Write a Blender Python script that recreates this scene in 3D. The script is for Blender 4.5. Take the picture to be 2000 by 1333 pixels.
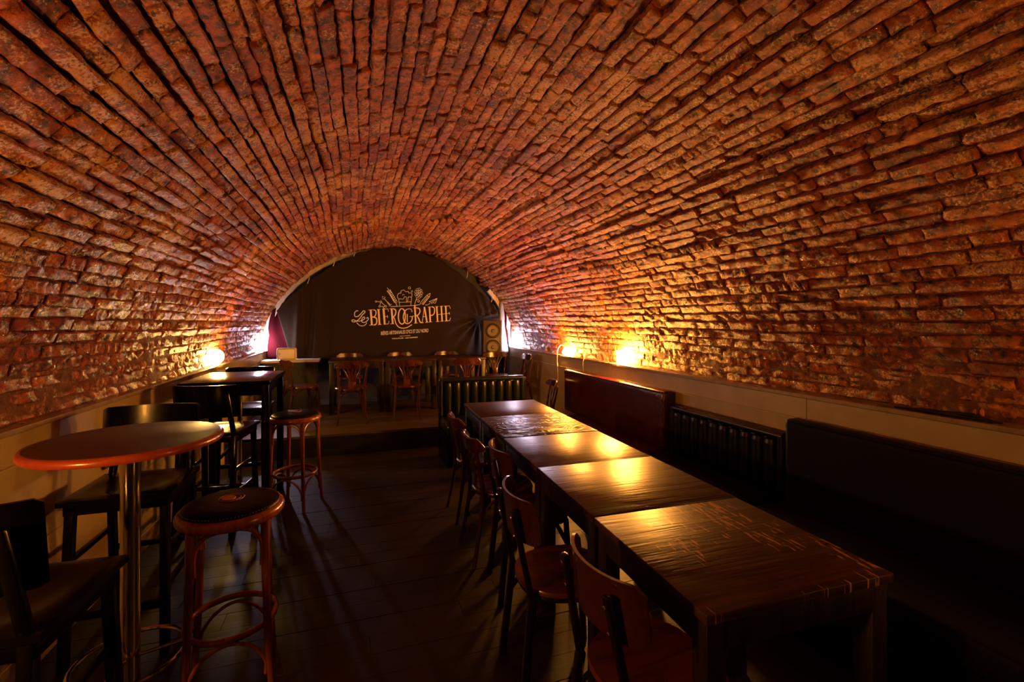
import bpy, bmesh, math, random
from math import sin, cos, pi, sqrt, atan, atan2, radians as R
from mathutils import Vector, Matrix, noise
random.seed(7)
for o in list(bpy.data.objects): bpy.data.objects.remove(o)
S = bpy.context.scene
COL = S.collection

# ------------------------------------------------------------------ camera
YAW = atan(300/890)
cam_d = bpy.data.cameras.new('camera'); cam = bpy.data.objects.new('camera', cam_d); COL.objects.link(cam)
cam.location = (0, 0, 1.55); cam.rotation_euler = (pi/2, 0, -YAW)
cam_d.sensor_width = 36; cam_d.lens = 36*890/2000; cam_d.shift_y = -36.5/2000
cam_d.clip_start = 0.05; cam_d.clip_end = 60
S.camera = cam

# ------------------------------------------------------------------ world, exposure
W = bpy.data.worlds.new('world'); S.world = W; W.use_nodes = True
W.node_tree.nodes['Background'].inputs[0].default_value = (0.6, 0.35, 0.2, 1)
W.node_tree.nodes['Background'].inputs[1].default_value = 0.006
S.view_settings.view_transform = 'Standard'; S.view_settings.look = 'None'
S.view_settings.gamma = 1; S.view_settings.use_curve_mapping = False
S.view_settings.exposure = 1.0
try:
    S.cycles.use_denoising = True; S.cycles.sample_clamp_indirect = 4; S.cycles.max_bounces = 8
except Exception: pass

# lamp strengths (radiance of the glowing surface) and colours
WARM = (1.0, 0.38, 0.055); AMBER = (1.0, 0.37, 0.055); YELLOW = (1.0, 0.56, 0.14); COOL = (0.86, 0.76, 1.0)
E_BOX, E_GLASS, E_GLOBE, E_CORNER, E_NEAR_L, E_NEAR_R = 400, 520, 130, 80, 200, 75

# ------------------------------------------------------------------ material helpers
def mat(name): 
    m = bpy.data.materials.new(name); m.use_nodes = True
    return m, m.node_tree, m.node_tree.nodes['Principled BSDF']
def N(nt, t, **k):
    n = nt.nodes.new(t)
    for a, v in k.items():
        if a.startswith('i_'):
            key = a[2:]; key = int(key) if key.isdigit() else key.replace('_', ' ')
            n.inputs[key].default_value = v
        else: setattr(n, a, v)
    return n
def ramp(nt, fac, stops):
    r = nt.nodes.new('ShaderNodeValToRGB'); nt.links.new(fac, r.inputs[0])
    el = r.color_ramp.elements
    while len(el) < len(stops): el.new(0.5)
    for e, (p, c) in zip(el, stops):
        e.position = p; e.color = (*c, 1) if len(c) == 3 else c
    return r.outputs[0]
def coords(nt, scale=(1,1,1), kind='Object'):
    if kind == 'World':
        src = nt.nodes.new('ShaderNodeNewGeometry').outputs['Position']
    else: src = nt.nodes.new('ShaderNodeTexCoord').outputs[kind]
    mp = nt.nodes.new('ShaderNodeMapping'); mp.inputs['Scale'].default_value = scale
    nt.links.new(src, mp.inputs[0]); return mp.outputs[0]
def bump(nt, bs, fac, strength, dist=0.01, prev=None):
    b = nt.nodes.new('ShaderNodeBump'); b.inputs['Strength'].default_value = strength; b.inputs['Distance'].default_value = dist
    nt.links.new(fac, b.inputs['Height'])
    if prev is not None: nt.links.new(prev, b.inputs['Normal'])
    nt.links.new(b.outputs[0], bs.inputs['Normal']); return b.outputs[0]
def simple(name, col, rough=0.5, metal=0, bumpk=0, bscale=60, var=0.0, coat=0, spec=0.5):
    m, nt, b = mat(name)
    b.inputs['Base Color'].default_value = (*col, 1); b.inputs['Roughness'].default_value = rough; b.inputs['Metallic'].default_value = metal
    b.inputs['Coat Weight'].default_value = coat; b.inputs['Specular IOR Level'].default_value = spec
    n = N(nt, 'ShaderNodeTexNoise', i_Scale=bscale, i_Detail=4.0); nt.links.new(coords(nt), n.inputs['Vector'])
    if var: nt.links.new(ramp(nt, n.outputs[0], [(0.3, tuple(c*(1-var) for c in col)), (0.7, tuple(min(1, c*(1+var)) for c in col))]), b.inputs['Base Color'])
    if bumpk: bump(nt, b, n.outputs[0], bumpk, 0.004)
    return m
def wood(name, c1, c2, rough, axis='x', scale=1.0, bumpk=0.3, coat=0.0, scratches=False, spec=0.4, grain=0.0, rings=False):
    m, nt, b = mat(name)
    sc = {'x': (1.2, 14, 14), 'y': (14, 1.2, 14), 'z': (14, 14, 1.2)}[axis]
    v = coords(nt, tuple(s*scale for s in sc))
    n1 = N(nt, 'ShaderNodeTexNoise', i_Scale=2.0, i_Detail=7.0, i_Distortion=1.3); nt.links.new(v, n1.inputs['Vector'])
    v2 = coords(nt, tuple(s*scale*5 for s in sc))
    n2 = N(nt, 'ShaderNodeTexNoise', i_Scale=2.0, i_Detail=3.0); nt.links.new(v2, n2.inputs['Vector'])
    mx = N(nt, 'ShaderNodeMath', operation='MULTIPLY_ADD', i_1=0.4); nt.links.new(n2.outputs[0], mx.inputs[0]); nt.links.new(n1.outputs[0], mx.inputs[2])
    col = ramp(nt, mx.outputs[0], [(0.45, c1), (0.95, c2)])
    oi = nt.nodes.new('ShaderNodeObjectInfo')
    h = N(nt, 'ShaderNodeHueSaturation'); nt.links.new(col, h.inputs['Color'])
    mr = N(nt, 'ShaderNodeMapRange', i_3=0.7, i_4=1.3); nt.links.new(oi.outputs['Random'], mr.inputs[0]); nt.links.new(mr.outputs[0], h.inputs['Value'])
    nt.links.new(h.outputs[0], b.inputs['Base Color'])
    b.inputs['Coat Weight'].default_value = coat; b.inputs['Coat Roughness'].default_value = 0.15; b.inputs['Specular IOR Level'].default_value = spec
    rr = N(nt, 'ShaderNodeMapRange', i_3=rough*0.75, i_4=rough*1.3); nt.links.new(n1.outputs[0], rr.inputs[0]); nt.links.new(rr.outputs[0], b.inputs['Roughness'])
    nb = bump(nt, b, mx.outputs[0], bumpk, 0.002 + 0.0012*grain)
    if rings:
        vr = coords(nt, (2.2, 6.5, 1)); nr = N(nt, 'ShaderNodeTexNoise', i_Scale=1.1, i_Detail=1.5, i_Distortion=0.4); nt.links.new(vr, nr.inputs['Vector'])
        k1 = N(nt, 'ShaderNodeMath', operation='MULTIPLY', i_1=150.0); nt.links.new(nr.outputs[0], k1.inputs[0])
        k2 = N(nt, 'ShaderNodeMath', operation='SINE'); nt.links.new(k1.outputs[0], k2.inputs[0])
        k3 = N(nt, 'ShaderNodeMapRange', i_1=-1.0, i_2=1.0); nt.links.new(k2.outputs[0], k3.inputs[0])
        mr2 = N(nt, 'ShaderNodeMix', data_type='RGBA', blend_type='MULTIPLY'); mr2.inputs[0].default_value = 1; nt.links.new(h.outputs[0], mr2.inputs[6])
        nt.links.new(ramp(nt, k3.outputs[0], [(0.1, (0.15,)*3), (0.6, (1.2,)*3)]), mr2.inputs[7]); nt.links.new(mr2.outputs[2], b.inputs['Base Color'])
        nt.links.new(ramp(nt, k3.outputs[0], [(0.1, (0.6,)*3), (0.6, (0.30,)*3)]), b.inputs['Roughness'])
        bump(nt, b, k3.outputs[0], 0.8, 0.004, nb)
    if scratches:
        v3 = coords(nt, (70, 13, 1)); n3 = N(nt, 'ShaderNodeTexNoise', i_Scale=1.0, i_Detail=2.0); nt.links.new(v3, n3.inputs['Vector'])
        v4 = coords(nt, (2.2, 2.2, 1)); n4 = N(nt, 'ShaderNodeTexNoise', i_Scale=1.0, i_Detail=1.0); nt.links.new(v4, n4.inputs['Vector'])
        mm = N(nt, 'ShaderNodeMath', operation='MULTIPLY'); nt.links.new(n3.outputs[0], mm.inputs[0]); nt.links.new(n4.outputs[0], mm.inputs[1])
        s = ramp(nt, mm.outputs[0], [(0.315, (0,0,0)), (0.335, (1,1,1))])
        mix = N(nt, 'ShaderNodeMix', data_type='RGBA'); nt.links.new(s, mix.inputs[0]); nt.links.new(h.outputs[0], mix.inputs[6]); mix.inputs[7].default_value = (0.34, 0.17, 0.07, 1)
        nt.links.new(mix.outputs[2], b.inputs['Base Color'])
    return m
def glow(name, col, strength):
    m, nt, b = mat(name)
    b.inputs['Base Color'].default_value = (0.8, 0.75, 0.65, 1)
    b.inputs['Emission Color'].default_value = (*col, 1); b.inputs['Emission Strength'].default_value = strength
    return m

def brick_material():
    m, nt, b = mat('worn red brick')
    P = coords(nt, (1,1,1), 'World')
    big = N(nt, 'ShaderNodeTexNoise', i_Scale=1.1, i_Detail=3.0); nt.links.new(P, big.inputs['Vector'])
    mid = N(nt, 'ShaderNodeTexNoise', i_Scale=22.0, i_Detail=6.0, i_Roughness=0.65); nt.links.new(P, mid.inputs['Vector'])
    fine = N(nt, 'ShaderNodeTexNoise', i_Scale=90.0, i_Detail=5.0, i_Roughness=0.7); nt.links.new(P, fine.inputs['Vector'])
    at = N(nt, 'ShaderNodeAttribute', attribute_name='tone'); oi = nt.nodes.new('ShaderNodeObjectInfo')
    ad = N(nt, 'ShaderNodeMath', operation='ADD'); nt.links.new(at.outputs['Fac'], ad.inputs[0]); nt.links.new(oi.outputs['Random'], ad.inputs[1])
    fr = N(nt, 'ShaderNodeMath', operation='FRACT'); nt.links.new(ad.outputs[0], fr.inputs[0])
    base = ramp(nt, fr.outputs[0], [(0.0, (0.24, 0.028, 0.003)), (0.3, (0.41, 0.074, 0.005)), (0.6, (0.50, 0.115, 0.008)), (0.85, (0.58, 0.165, 0.015)), (1.0, (0.30, 0.075, 0.018))])
    dirt_shade = ramp(nt, mid.outputs[0], [(0.38, (0.14, 0.10, 0.08)), (0.50, (0.90, 0.90, 0.90)), (0.64, (1.5, 1.5, 1.5))])  # dirt, contrast raised so crisp light and shade sit in the albedo
    mu = N(nt, 'ShaderNodeMix', data_type='RGBA', blend_type='MULTIPLY'); mu.inputs[0].default_value = 1; nt.links.new(base, mu.inputs[6]); nt.links.new(dirt_shade, mu.inputs[7])
    # lime bloom, in streaky patches; brightened to paint in pale glints too
    pm = N(nt, 'ShaderNodeTexNoise', i_Scale=7.0, i_Detail=6.0, i_Roughness=0.75); nt.links.new(P, pm.inputs['Vector'])
    a1 = N(nt, 'ShaderNodeMath', operation='MULTIPLY'); nt.links.new(pm.outputs[0], a1.inputs[0]); nt.links.new(fine.outputs[0], a1.inputs[1])
    a2 = N(nt, 'ShaderNodeMath', operation='MULTIPLY_ADD', i_1=0.35); nt.links.new(big.outputs[0], a2.inputs[0]); nt.links.new(a1.outputs[0], a2.inputs[2])
    lime = ramp(nt, a2.outputs[0], [(0.452, (0,0,0)), (0.490, (0.9,0.9,0.9))])
    mx = N(nt, 'ShaderNodeMix', data_type='RGBA'); nt.links.new(lime, mx.inputs[0]); nt.links.new(mu.outputs[2], mx.inputs[6]); mx.inputs[7].default_value = (0.80, 0.42, 0.16, 1)
    nt.links.new(mx.outputs[2], b.inputs['Base Color'])
    nt.links.new(ramp(nt, fine.outputs[0], [(0.4, (0.6,)*3), (0.6, (0.32,)*3)]), b.inputs['Roughness']); b.inputs['Specular IOR Level'].default_value = 0.6
    b1 = bump(nt, b, mid.outputs[0], 1.0, 0.03)
    bump(nt, b, fine.outputs[0], 1.0, 0.012, b1)
    return m
def mortar_material():
    m, nt, b = mat('earthy lime mortar')
    P = coords(nt, (1,1,1), 'World')
    mid = N(nt, 'ShaderNodeTexNoise', i_Scale=18.0, i_Detail=7.0, i_Roughness=0.7); nt.links.new(P, mid.inputs['Vector'])
    nt.links.new(ramp(nt, mid.outputs[0], [(0.3, (0.05, 0.014, 0.004)), (0.55, (0.18, 0.055, 0.014)), (0.66, (0.50, 0.27, 0.12))]), b.inputs['Base Color'])
    b.inputs['Roughness'].default_value = 0.8
    bump(nt, b, mid.outputs[0], 1.0, 0.02)
    return m

M = {}
M['brick'] = brick_material(); M['mortar'] = mortar_material()
M['panel_paint'] = simple('cream panel paint', (0.38, 0.31, 0.15), 0.38, var=0.10, bscale=6, bumpk=0.05)
M['ledge'] = simple('varnished ledge board', (0.30, 0.22, 0.14), 0.25, var=0.2, bscale=10, bumpk=0.1)
M['floor_board'] = wood('dark floorboard', (0.004, 0.002, 0.001), (0.014, 0.007, 0.003), 0.5, 'x', 0.9, 0.6, spec=0.28)
M['stage_board'] = wood('worn stage board', (0.03, 0.018, 0.008), (0.09, 0.055, 0.024), 0.5, 'x', 0.9, 0.3)
M['table_top'] = wood('dark stained oak top', (0.010, 0.003, 0.001), (0.060, 0.019, 0.005), 0.36, 'x', 0.55, 1.0, spec=0.28, grain=1.0)
M['table_ring'] = wood('dark oak top with bold rings', (0.006, 0.002, 0.0008), (0.085, 0.028, 0.008), 0.34, 'x', 0.55, 1.0, spec=0.32, grain=1.0, rings=True)
M['table_worn'] = wood('scratched stained oak top', (0.010, 0.003, 0.001), (0.050, 0.017, 0.005), 0.40, 'x', 0.55, 1.0, spec=0.28, grain=1.0, scratches=True)
M['table_leg'] = wood('dark stained leg', (0.004, 0.0015, 0.0008), (0.014, 0.005, 0.002), 0.4, 'z', 0.8, 0.3)
M['bentwood'] = wood('varnished chestnut bentwood', (0.12, 0.030, 0.007), (0.30, 0.085, 0.020), 0.25, 'z', 0.8, 0.12, 0.5)
M['bentwood_chair'] = wood('varnished mahogany bentwood', (0.020, 0.004, 0.0015), (0.070, 0.015, 0.005), 0.25, 'z', 0.8, 0.12, 0.2)
M['bentwood_dark'] = wood('varnished dark bentwood', (0.035, 0.008, 0.004), (0.09, 0.022, 0.008), 0.25, 'z', 0.8, 0.12, 0.5)
M['chair_frame'] = wood('near black chair frame', (0.003, 0.0015, 0.001), (0.010, 0.004, 0.002), 0.25, 'z', 0.8, 0.15, 0.4)
M['seat_ply'] = wood('worn red brown plywood', (0.04, 0.008, 0.003), (0.14, 0.028, 0.008), 0.28, 'y', 0.4, 0.12, 0.4)
M['back_ply'] = wood('varnished mahogany plywood', (0.013, 0.003, 0.0015), (0.045, 0.010, 0.0035), 0.25, 'x', 0.4, 0.10, 0.15, spec=0.3)
M['black_lacquer'] = simple('black lacquered wood', (0.002, 0.0014, 0.001), 0.2, var=0.3, bscale=20, bumpk=0.05, coat=0.02, spec=0.14)
M['round_top'] = wood('brown laminate top', (0.022, 0.008, 0.0035), (0.055, 0.020, 0.008), 0.42, 'x', 0.5, 0.15)
M['round_edge'] = wood('mahogany edge', (0.16, 0.022, 0.007), (0.26, 0.045, 0.014), 0.28, 'x', 0.5, 0.1, 0.4)
M['chrome'] = simple('brushed chrome', (0.75, 0.72, 0.66), 0.14, 1.0)
M['brass'] = simple('antique brass', (0.45, 0.28, 0.10), 0.3, 1.0)
M['black_leather'] = simple('black leather', (0.0025, 0.002, 0.0015), 0.33, spec=0.07, bumpk=0.35, bscale=110, var=0.3)
M['dark_vinyl'] = simple('dark brown vinyl', (0.006, 0.004, 0.002), 0.55, spec=0.10, bumpk=0.2, bscale=70, var=0.3)
M['green_vinyl'] = simple('dark green vinyl', (0.0045, 0.0055, 0.0016), 0.30, spec=0.35, bumpk=0.2, bscale=70, var=0.3)
M['red_vinyl'] = simple('oxblood vinyl', (0.05, 0.005, 0.004), 0.27, bumpk=0.25, bscale=50, var=0.3)
M['embroidery'] = simple('gold and rust embroidery', (0.40, 0.14, 0.05), 0.45, bumpk=0.4, bscale=300)
M['banner'] = simple('charcoal canvas', (0.021, 0.0135, 0.008), 0.9, spec=0.15, bumpk=0.3, bscale=400, var=0.15)
M['print_cream'] = simple('cream print', (0.80, 0.84, 0.95), 0.8)
M['print_gold'] = simple('gold print', (0.88, 0.72, 0.58), 0.8)
M['red_cloth'] = simple('crimson cloth', (0.035, 0.0008, 0.003), 0.9, spec=0.1, bumpk=0.3, bscale=200, var=0.3)
M['white_cloth'] = simple('grey white cloth', (0.30, 0.29, 0.29), 0.8, bumpk=0.3, bscale=200)
M['dark_wall'] = simple('dark back wall paint', (0.028, 0.024, 0.016), 0.7, bumpk=0.3, bscale=20, var=0.3)
M['cabinet'] = simple('speaker cabinet laminate', (0.045, 0.025, 0.014), 0.5, var=0.2, bscale=30)
M['rubber'] = simple('black rubber surround', (0.012, 0.012, 0.013), 0.45)
M['cone'] = simple('tan speaker cone', (0.13, 0.09, 0.065), 0.6)
M['ivory'] = simple('ivory enamel', (0.72, 0.60, 0.44), 0.4, var=0.08, bscale=8)
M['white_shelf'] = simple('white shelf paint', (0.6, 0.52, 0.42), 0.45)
M['cord'] = simple('cream flex', (0.62, 0.50, 0.36), 0.5)
M['black_plastic'] = simple('black plastic', (0.008, 0.008, 0.008), 0.3)
M['g_box'] = glow('lit amber paper shade', WARM, E_BOX)
M['g_glass'] = glow('lit amber glass', AMBER, E_GLASS)
M['g_globe'] = glow('lit opal globe', YELLOW, E_GLOBE)
M['g_corner'] = glow('lit white tube shade', COOL, E_CORNER)
M['g_left'] = glow('lit opal globe near', WARM, E_NEAR_L)
M['g_right'] = glow('lit amber globe near', WARM, E_NEAR_R)

# ------------------------------------------------------------------ object helpers
def tag(o, label=None, cat=None, group=None, kind=None):
    if label: o['label'] = label
    if cat: o['category'] = cat
    if group: o['group'] = group
    if kind: o['kind'] = kind
    return o
def thing(name, label, cat, loc=(0,0,0), rz=0, group=None):
    o = bpy.data.objects.new(name, None); COL.objects.link(o); o.empty_display_size = 0.1
    o.location = loc; o.rotation_euler = (0, 0, rz); return tag(o, label, cat, group)
def link(name, me, parent=None):
    o = bpy.data.objects.new(name, me); COL.objects.link(o)
    if parent: o.parent = parent
    return o
def obj(name, bm, m, parent=None, smooth=True, ang=40):
    me = bpy.data.meshes.new(name)
    bmesh.ops.recalc_face_normals(bm, faces=bm.faces)
    if smooth:
        for f in bm.faces: f.smooth = True
        for e in bm.edges:
            if len(e.link_faces) == 2 and e.calc_face_angle(0) > R(ang): e.smooth = False
    bm.to_mesh(me); bm.free()
    for mm in (m if isinstance(m, (list, tuple)) else [m]): me.materials.append(mm)
    return link(name, me, parent)
def copy_tree(o, parent=None):
    c = o.copy(); COL.objects.link(c)
    if parent: c.parent = parent
    for ch in o.children: copy_tree(ch, c)
    return c
def NB(): return bmesh.new()
def box(bm, lo, hi, bev=0.0, mtx=None, seg=2):
    c = [(a+b)/2 for a, b in zip(lo, hi)]; s = [b-a for a, b in zip(lo, hi)]
    t = bmesh.new(); bmesh.ops.create_cube(t, size=1, matrix=Matrix.Translation(c) @ Matrix.Diagonal((*s, 1)))
    if bev: bmesh.ops.bevel(t, geom=t.edges[:], offset=min(bev, min(s)*0.45), segments=seg, profile=0.5, affect='EDGES')
    if mtx: bmesh.ops.transform(t, matrix=mtx, verts=t.verts)
    merge(bm, t); return bm
def merge(bm, t):
    me = bpy.data.meshes.new('t'); t.to_mesh(me); t.free(); bm.from_mesh(me); bpy.data.meshes.remove(me)
def tube(bm, pts, r, seg=8, closed=False, caps=True, flat=None):
    """sweep a round (or, with flat=(a,b), elliptic) section along pts"""
    pts = [Vector(p) for p in pts]; n = len(pts); rings = []; up = None
    for i, p in enumerate(pts):
        a = pts[(i-1) % n] if (closed or i > 0) else p; b = pts[(i+1) % n] if (closed or i < n-1) else p
        t = (b-a).normalized()
        if up is None:
            up = Vector((0,0,1)) if abs(t.z) < 0.9 else Vector((0,1,0))
        x = t.cross(up).normalized(); y = x.cross(t).normalized(); up = y
        rr = r[i] if isinstance(r, (list, tuple)) else r
        ra, rb = (rr*flat[0], rr*flat[1]) if flat else (rr, rr)
        rings.append([bm.verts.new(p + x*(ra*cos(2*pi*k/seg)) + y*(rb*sin(2*pi*k/seg))) for k in range(seg)])
    m = n if closed else n-1
    for i in range(m):
        A, B = rings[i], rings[(i+1) % n]
        for k in range(seg): bm.faces.new((A[k], A[(k+1) % seg], B[(k+1) % seg], B[k]))
    if caps and not closed: bm.faces.new(rings[0]); bm.faces.new(rings[-1][::-1])
    return bm
def lathe(bm, prof, seg=32, mtx=None):
    t = bmesh.new(); rings = []
    for r, z in prof:
        rings.append([t.verts.new((0,0,z))] if r < 1e-6 else [t.verts.new((r*cos(2*pi*k/seg), r*sin(2*pi*k/seg), z)) for k in range(seg)])
    for A, B in zip(rings, rings[1:]):
        for k in range(seg):
            q = [A[k % len(A)], A[(k+1) % len(A)], B[(k+1) % len(B)], B[k % len(B)]]
            q = list(dict.fromkeys(q))
            if len(q) > 2: t.faces.new(q)
    if mtx: bmesh.ops.transform(t, matrix=mtx, verts=t.verts)
    merge(bm, t); return bm
def spline(pts, n=8, closed=False):
    pts = [Vector(p) for p in pts]; out = []; L = len(pts)
    for i in range(L if closed else L-1):
        g = (lambda j: pts[j % L]) if closed else (lambda j: pts[max(0, min(L-1, j))])
        p0, p1, p2, p3 = g(i-1), g(i), g(i+1), g(i+2)
        for k in range(n):
            t = k/n
            out.append(0.5*((2*p1)+(p2-p0)*t+(2*p0-5*p1+4*p2-p3)*t*t+(3*p1-p0-3*p2+p3)*t**3))
    if not closed: out.append(pts[-1])
    return out

# ================================================================== THE VAULT
XC, AX, ZS, BZ = 0.645, 2.10, 1.10, 1.765      # centre line, half width, spring height, rise
Y0, Y1 = -2.6, 8.35
HOLES = [(-0.06, 5.83), (1.02, 5.50)]
def ell(t, off=0.0):   # t 0..pi from right springing over the crown to the left one; off > 0 goes into the room
    p = Vector((XC + AX*cos(t), 0, ZS + BZ*sin(t)))
    n = Vector((-cos(t)/AX, 0, -sin(t)/BZ)).normalized()
    return p + n*off, n
# arc length table
TT = [pi*i/2000 for i in range(2001)]; AL = [0.0]
for a, b in zip(TT, TT[1:]): AL.append(AL[-1] + (ell(b)[0]-ell(a)[0]).length)
def t_at(s):
    lo, hi = 0, 2000
    while hi-lo > 1:
        m_ = (lo+hi)//2
        if AL[m_] < s: lo = m_
        else: hi = m_
    return TT[lo] + (TT[hi]-TT[lo])*(s-AL[lo])/(AL[hi]-AL[lo])
ceiling = NB()
nu, nv = 150, 190; grid = []
for i in range(nu+1):
    t = pi*i/nu; row = []
    for j in range(nv+1):
        y = Y0 + (Y1-Y0)*j/nv
        p, n = ell(t); d = (noise.noise(Vector((p.x*3, y*3, p.z*3)))*0.012 + noise.noise(Vector((p.x*11, y*11, p.z*11)))*0.006)
        low = max(0.0, 1-(p.z-ZS)/0.75)
        d += 0.008*low
        for hx, hy in HOLES:
            if p.z > 2.2:
                q = ((p.x-hx)/0.18)**2 + ((y-hy)/0.18)**2
                if q < 1: d -= 0.09*(1-q)
        row.append(ceiling.verts.new(p + n*d + Vector((0, y, 0))))
    grid.append(row)
for i in range(nu):
    for j in range(nv): ceiling.faces.new((grid[i][j], grid[i+1][j], grid[i+1][j+1], grid[i][j+1]))
CEIL = obj('ceiling', ceiling, M['mortar'], ang=180); tag(CEIL, 'vaulted ceiling of worn red brick courses', kind='structure')

# bricks
def brick_geo(rng, nx=12, ny=5):
    """unit brick: x along (-.5...5), y across (-.5...5), z proud; a worn upper face and four sides"""
    V, F = [], []
    ph = rng.uniform(0, 100); amp = rng.uniform(0.5, 1.0)
    for j in range(ny):
        for i in range(nx):
            u, v = i/(nx-1), j/(ny-1)
            ex = (i in (0, nx-1)); ey = (j in (0, ny-1))
            # inner columns close to the edges so that the arris is rounded
            uu = u if 0 < i < nx-1 else u
            if i == 1: uu = 0.035
            if i == nx-2: uu = 0.965
            vv = {0: 0.0, 1: 0.12, ny-2: 0.88, ny-1: 1.0}.get(j, v)
            z = (noise.noise(Vector((uu*5+ph, vv*2, ph)))*0.012 + noise.noise(Vector((uu*14+ph, vv*5, ph)))*0.009 + noise.noise(Vector((uu*30+ph, vv*9, ph)))*0.005)*amp
            dx = noise.noise(Vector((vv*3+ph, 7, uu*2)))*0.010 if ex else 0
            dy = (noise.noise(Vector((uu*7+ph, 3+vv*9, 0)))*0.16 + noise.noise(Vector((uu*19+ph, 8+vv*9, 0)))*0.10) if ey else 0
            if ex or ey: z -= 0.005
            V.append((uu-0.5+dx, vv-0.5+dy, z))
    for j in range(ny-1):
        for i in range(nx-1):
            a = j*nx+i; F.append((a, a+1, a+nx+1, a+nx))
    rim = [i for i in range(nx)] + [j*nx+nx-1 for j in range(1, ny)] + [(ny-1)*nx+i for i in range(nx-2, -1, -1)] + [j*nx for j in range(ny-2, 0, -1)]
    b0 = len(V)
    for r_ in rim: V.append((V[r_][0]*0.985, V[r_][1]*0.94, -0.055))
    L = len(rim)
    for k in range(L): F.append((rim[(k+1) % L], rim[k], b0+k, b0+(k+1) % L))
    return V, F
def proj(p):
    s, c = sin(YAW), cos(YAW); d = p.x*s + p.y*c
    if d < 0.15: return None
    return (1000+890*(p.x*c-p.y*s)/d, 630-890*(p.z-1.55)/d, d)
rng = random.Random(11)
variants = [brick_geo(rng) for _ in range(28)]
total = AL[-1]; NC = 90; pitch = total/NC
placed = []
for c_ in range(NC):
    s0 = (c_+0.5)*pitch; y = Y0 + rng.uniform(-0.25, 0.0)
    coff = rng.uniform(-0.009, 0.012); ctilt = rng.gauss(0, 0.10)
    wig = rng.uniform(0, 50)
    while y < Y1:
        L = rng.choice([0.22, 0.26, 0.30, 0.34, 0.38, 0.40, 0.17, 0.12]) * rng.uniform(0.92, 1.06)
        ym = y + L/2; y += L + rng.uniform(0.002, 0.011)
        if ym + L/2 > Y1: continue
        ss = s0 + 0.004*noise.noise(Vector((ym*0.9, wig, 0))) + 0.045*noise.noise(Vector((ym*0.45, c_*0.11, 5))) + 0.012*noise.noise(Vector((ym*1.6, c_*0.35, 9)))
        t = t_at(min(max(ss, 0.01), total-0.01)); p, n = ell(t)
        high = min(1.0, max(0.0, (p.z-ZS-0.25)/0.9))
        proud = 0.008 + 0.020*high + coff*high + rng.uniform(-0.004, 0.007)*(0.5+high)
        # courses on the haunches stand out most
        haunch = max(0.0, 1-abs(abs(p.x-XC)-1.35)/0.9)
        proud += 0.014*haunch*(1.0 if p.x < XC else 0.6)
        q = Vector((p.x, ym, p.z))
        if p.z > 2.2 and any(((p.x-hx)/0.19)**2 + ((ym-hy)/0.24)**2 < 1 for hx, hy in HOLES): continue
        ext = 0.84 + 0.12*(1-haunch) + rng.uniform(-0.08, 0.06)
        tang = Vector((0,1,0)).cross(n).normalized()
        Mx = Matrix((( 0, tang.x, n.x), (1, tang.y, n.y), (0, tang.z, n.z))).to_4x4()
        Rt = Matrix.Rotation(ctilt + rng.gauss(0, 0.09), 4, 'X') @ Matrix.Rotation(rng.gauss(0, 0.008), 4, 'Y') @ Matrix.Rotation(rng.gauss(0, 0.010), 4, 'Z')
        loc = p + n*proud + Vector((0, ym, 0))
        mtx = Matrix.Translation(loc) @ Mx @ Rt @ Matrix.Diagonal((L, pitch*ext, 1, 1))
        area = 0; pr = [proj(loc + Vector((0, k*L/2, 0))) for k in (-1, 0, 1)]
        if pr[1] and -20 < pr[1][0] < 2020 and -20 < pr[1][1] < 900 and pr[0] and pr[2]:
            area = sqrt((pr[0][0]-pr[2][0])**2 + (pr[0][1]-pr[2][1])**2) / pr[1][2]
        placed.append((area, mtx, rng.randrange(28), rng.random()))
placed.sort(key=lambda a: -a[0])
vmesh = []
for V, F in variants:
    me = bpy.data.meshes.new('brick'); me.from_pydata(V, [], F); me.materials.append(M['brick'])
    at = me.attributes.new('tone', 'FLOAT', 'POINT'); at.data.foreach_set('value', [0.0]*len(V))
    me.polygons.foreach_set('use_smooth', [True]*len(F)); me.update(); vmesh.append(me)
for area, mtx, vi, tone in placed[:300]:
    o = link('brick', vmesh[vi], CEIL); o.matrix_local = mtx
VV, FF, TO = [], [], []
for area, mtx, vi, tone in placed[300:]:
    V, F = variants[vi]; b = len(VV)
    for v in V: VV.append(tuple(mtx @ Vector(v)))
    FF += [tuple(i+b for i in f) for f in F]; TO += [tone]*len(V)
me = bpy.data.meshes.new('brick_courses'); me.from_pydata(VV, [], FF); me.materials.append(M['brick'])
at = me.attributes.new('tone', 'FLOAT', 'POINT'); at.data.foreach_set('value', TO)
me.polygons.foreach_set('use_smooth', [True]*len(FF)); me.update()
tag(link('brick_courses', me, CEIL), 'smaller and farther bricks of the vault', kind='stuff')

# ================================================================== WALLS, FLOOR, STAGE
XL, XR = -1.38, 2.64; ZL = 1.10
def planks(parent, x0, x1, y0, y1, w, top, th, m, name='plank', lens=(0.9, 1.6), zj=0.0012):
    y = y0; k = 0
    while y < y1-0.01:
        ye = min(y+w, y1); x = x0; first = True
        while x < x1-0.01:
            L = random.uniform(*lens)
            if first: L *= random.uniform(0.35, 1); first = False
            xe = min(x+L, x1)
            if x1-xe < 0.2: xe = x1
            bm = NB(); z = top + random.uniform(-zj, zj)
            hx, hy = (xe-x)/2, (ye-y)/2
            box(bm, (-hx+0.0008, -hy+0.0008, -th), (hx-0.0008, hy-0.0008, 0), 0.001, seg=1)
            o = obj(name, bm, m, parent, smooth=False); o.location = ((x+xe)/2, (y+ye)/2, z)
            x = xe
        y = ye; k += 1
bm = NB(); box(bm, (XL-0.1, Y0, -0.12), (XR+0.15, Y1, -0.02)); FLOOR = obj('floor', bm, M['dark_wall'], smooth=False); tag(FLOOR, kind='structure')
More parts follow.
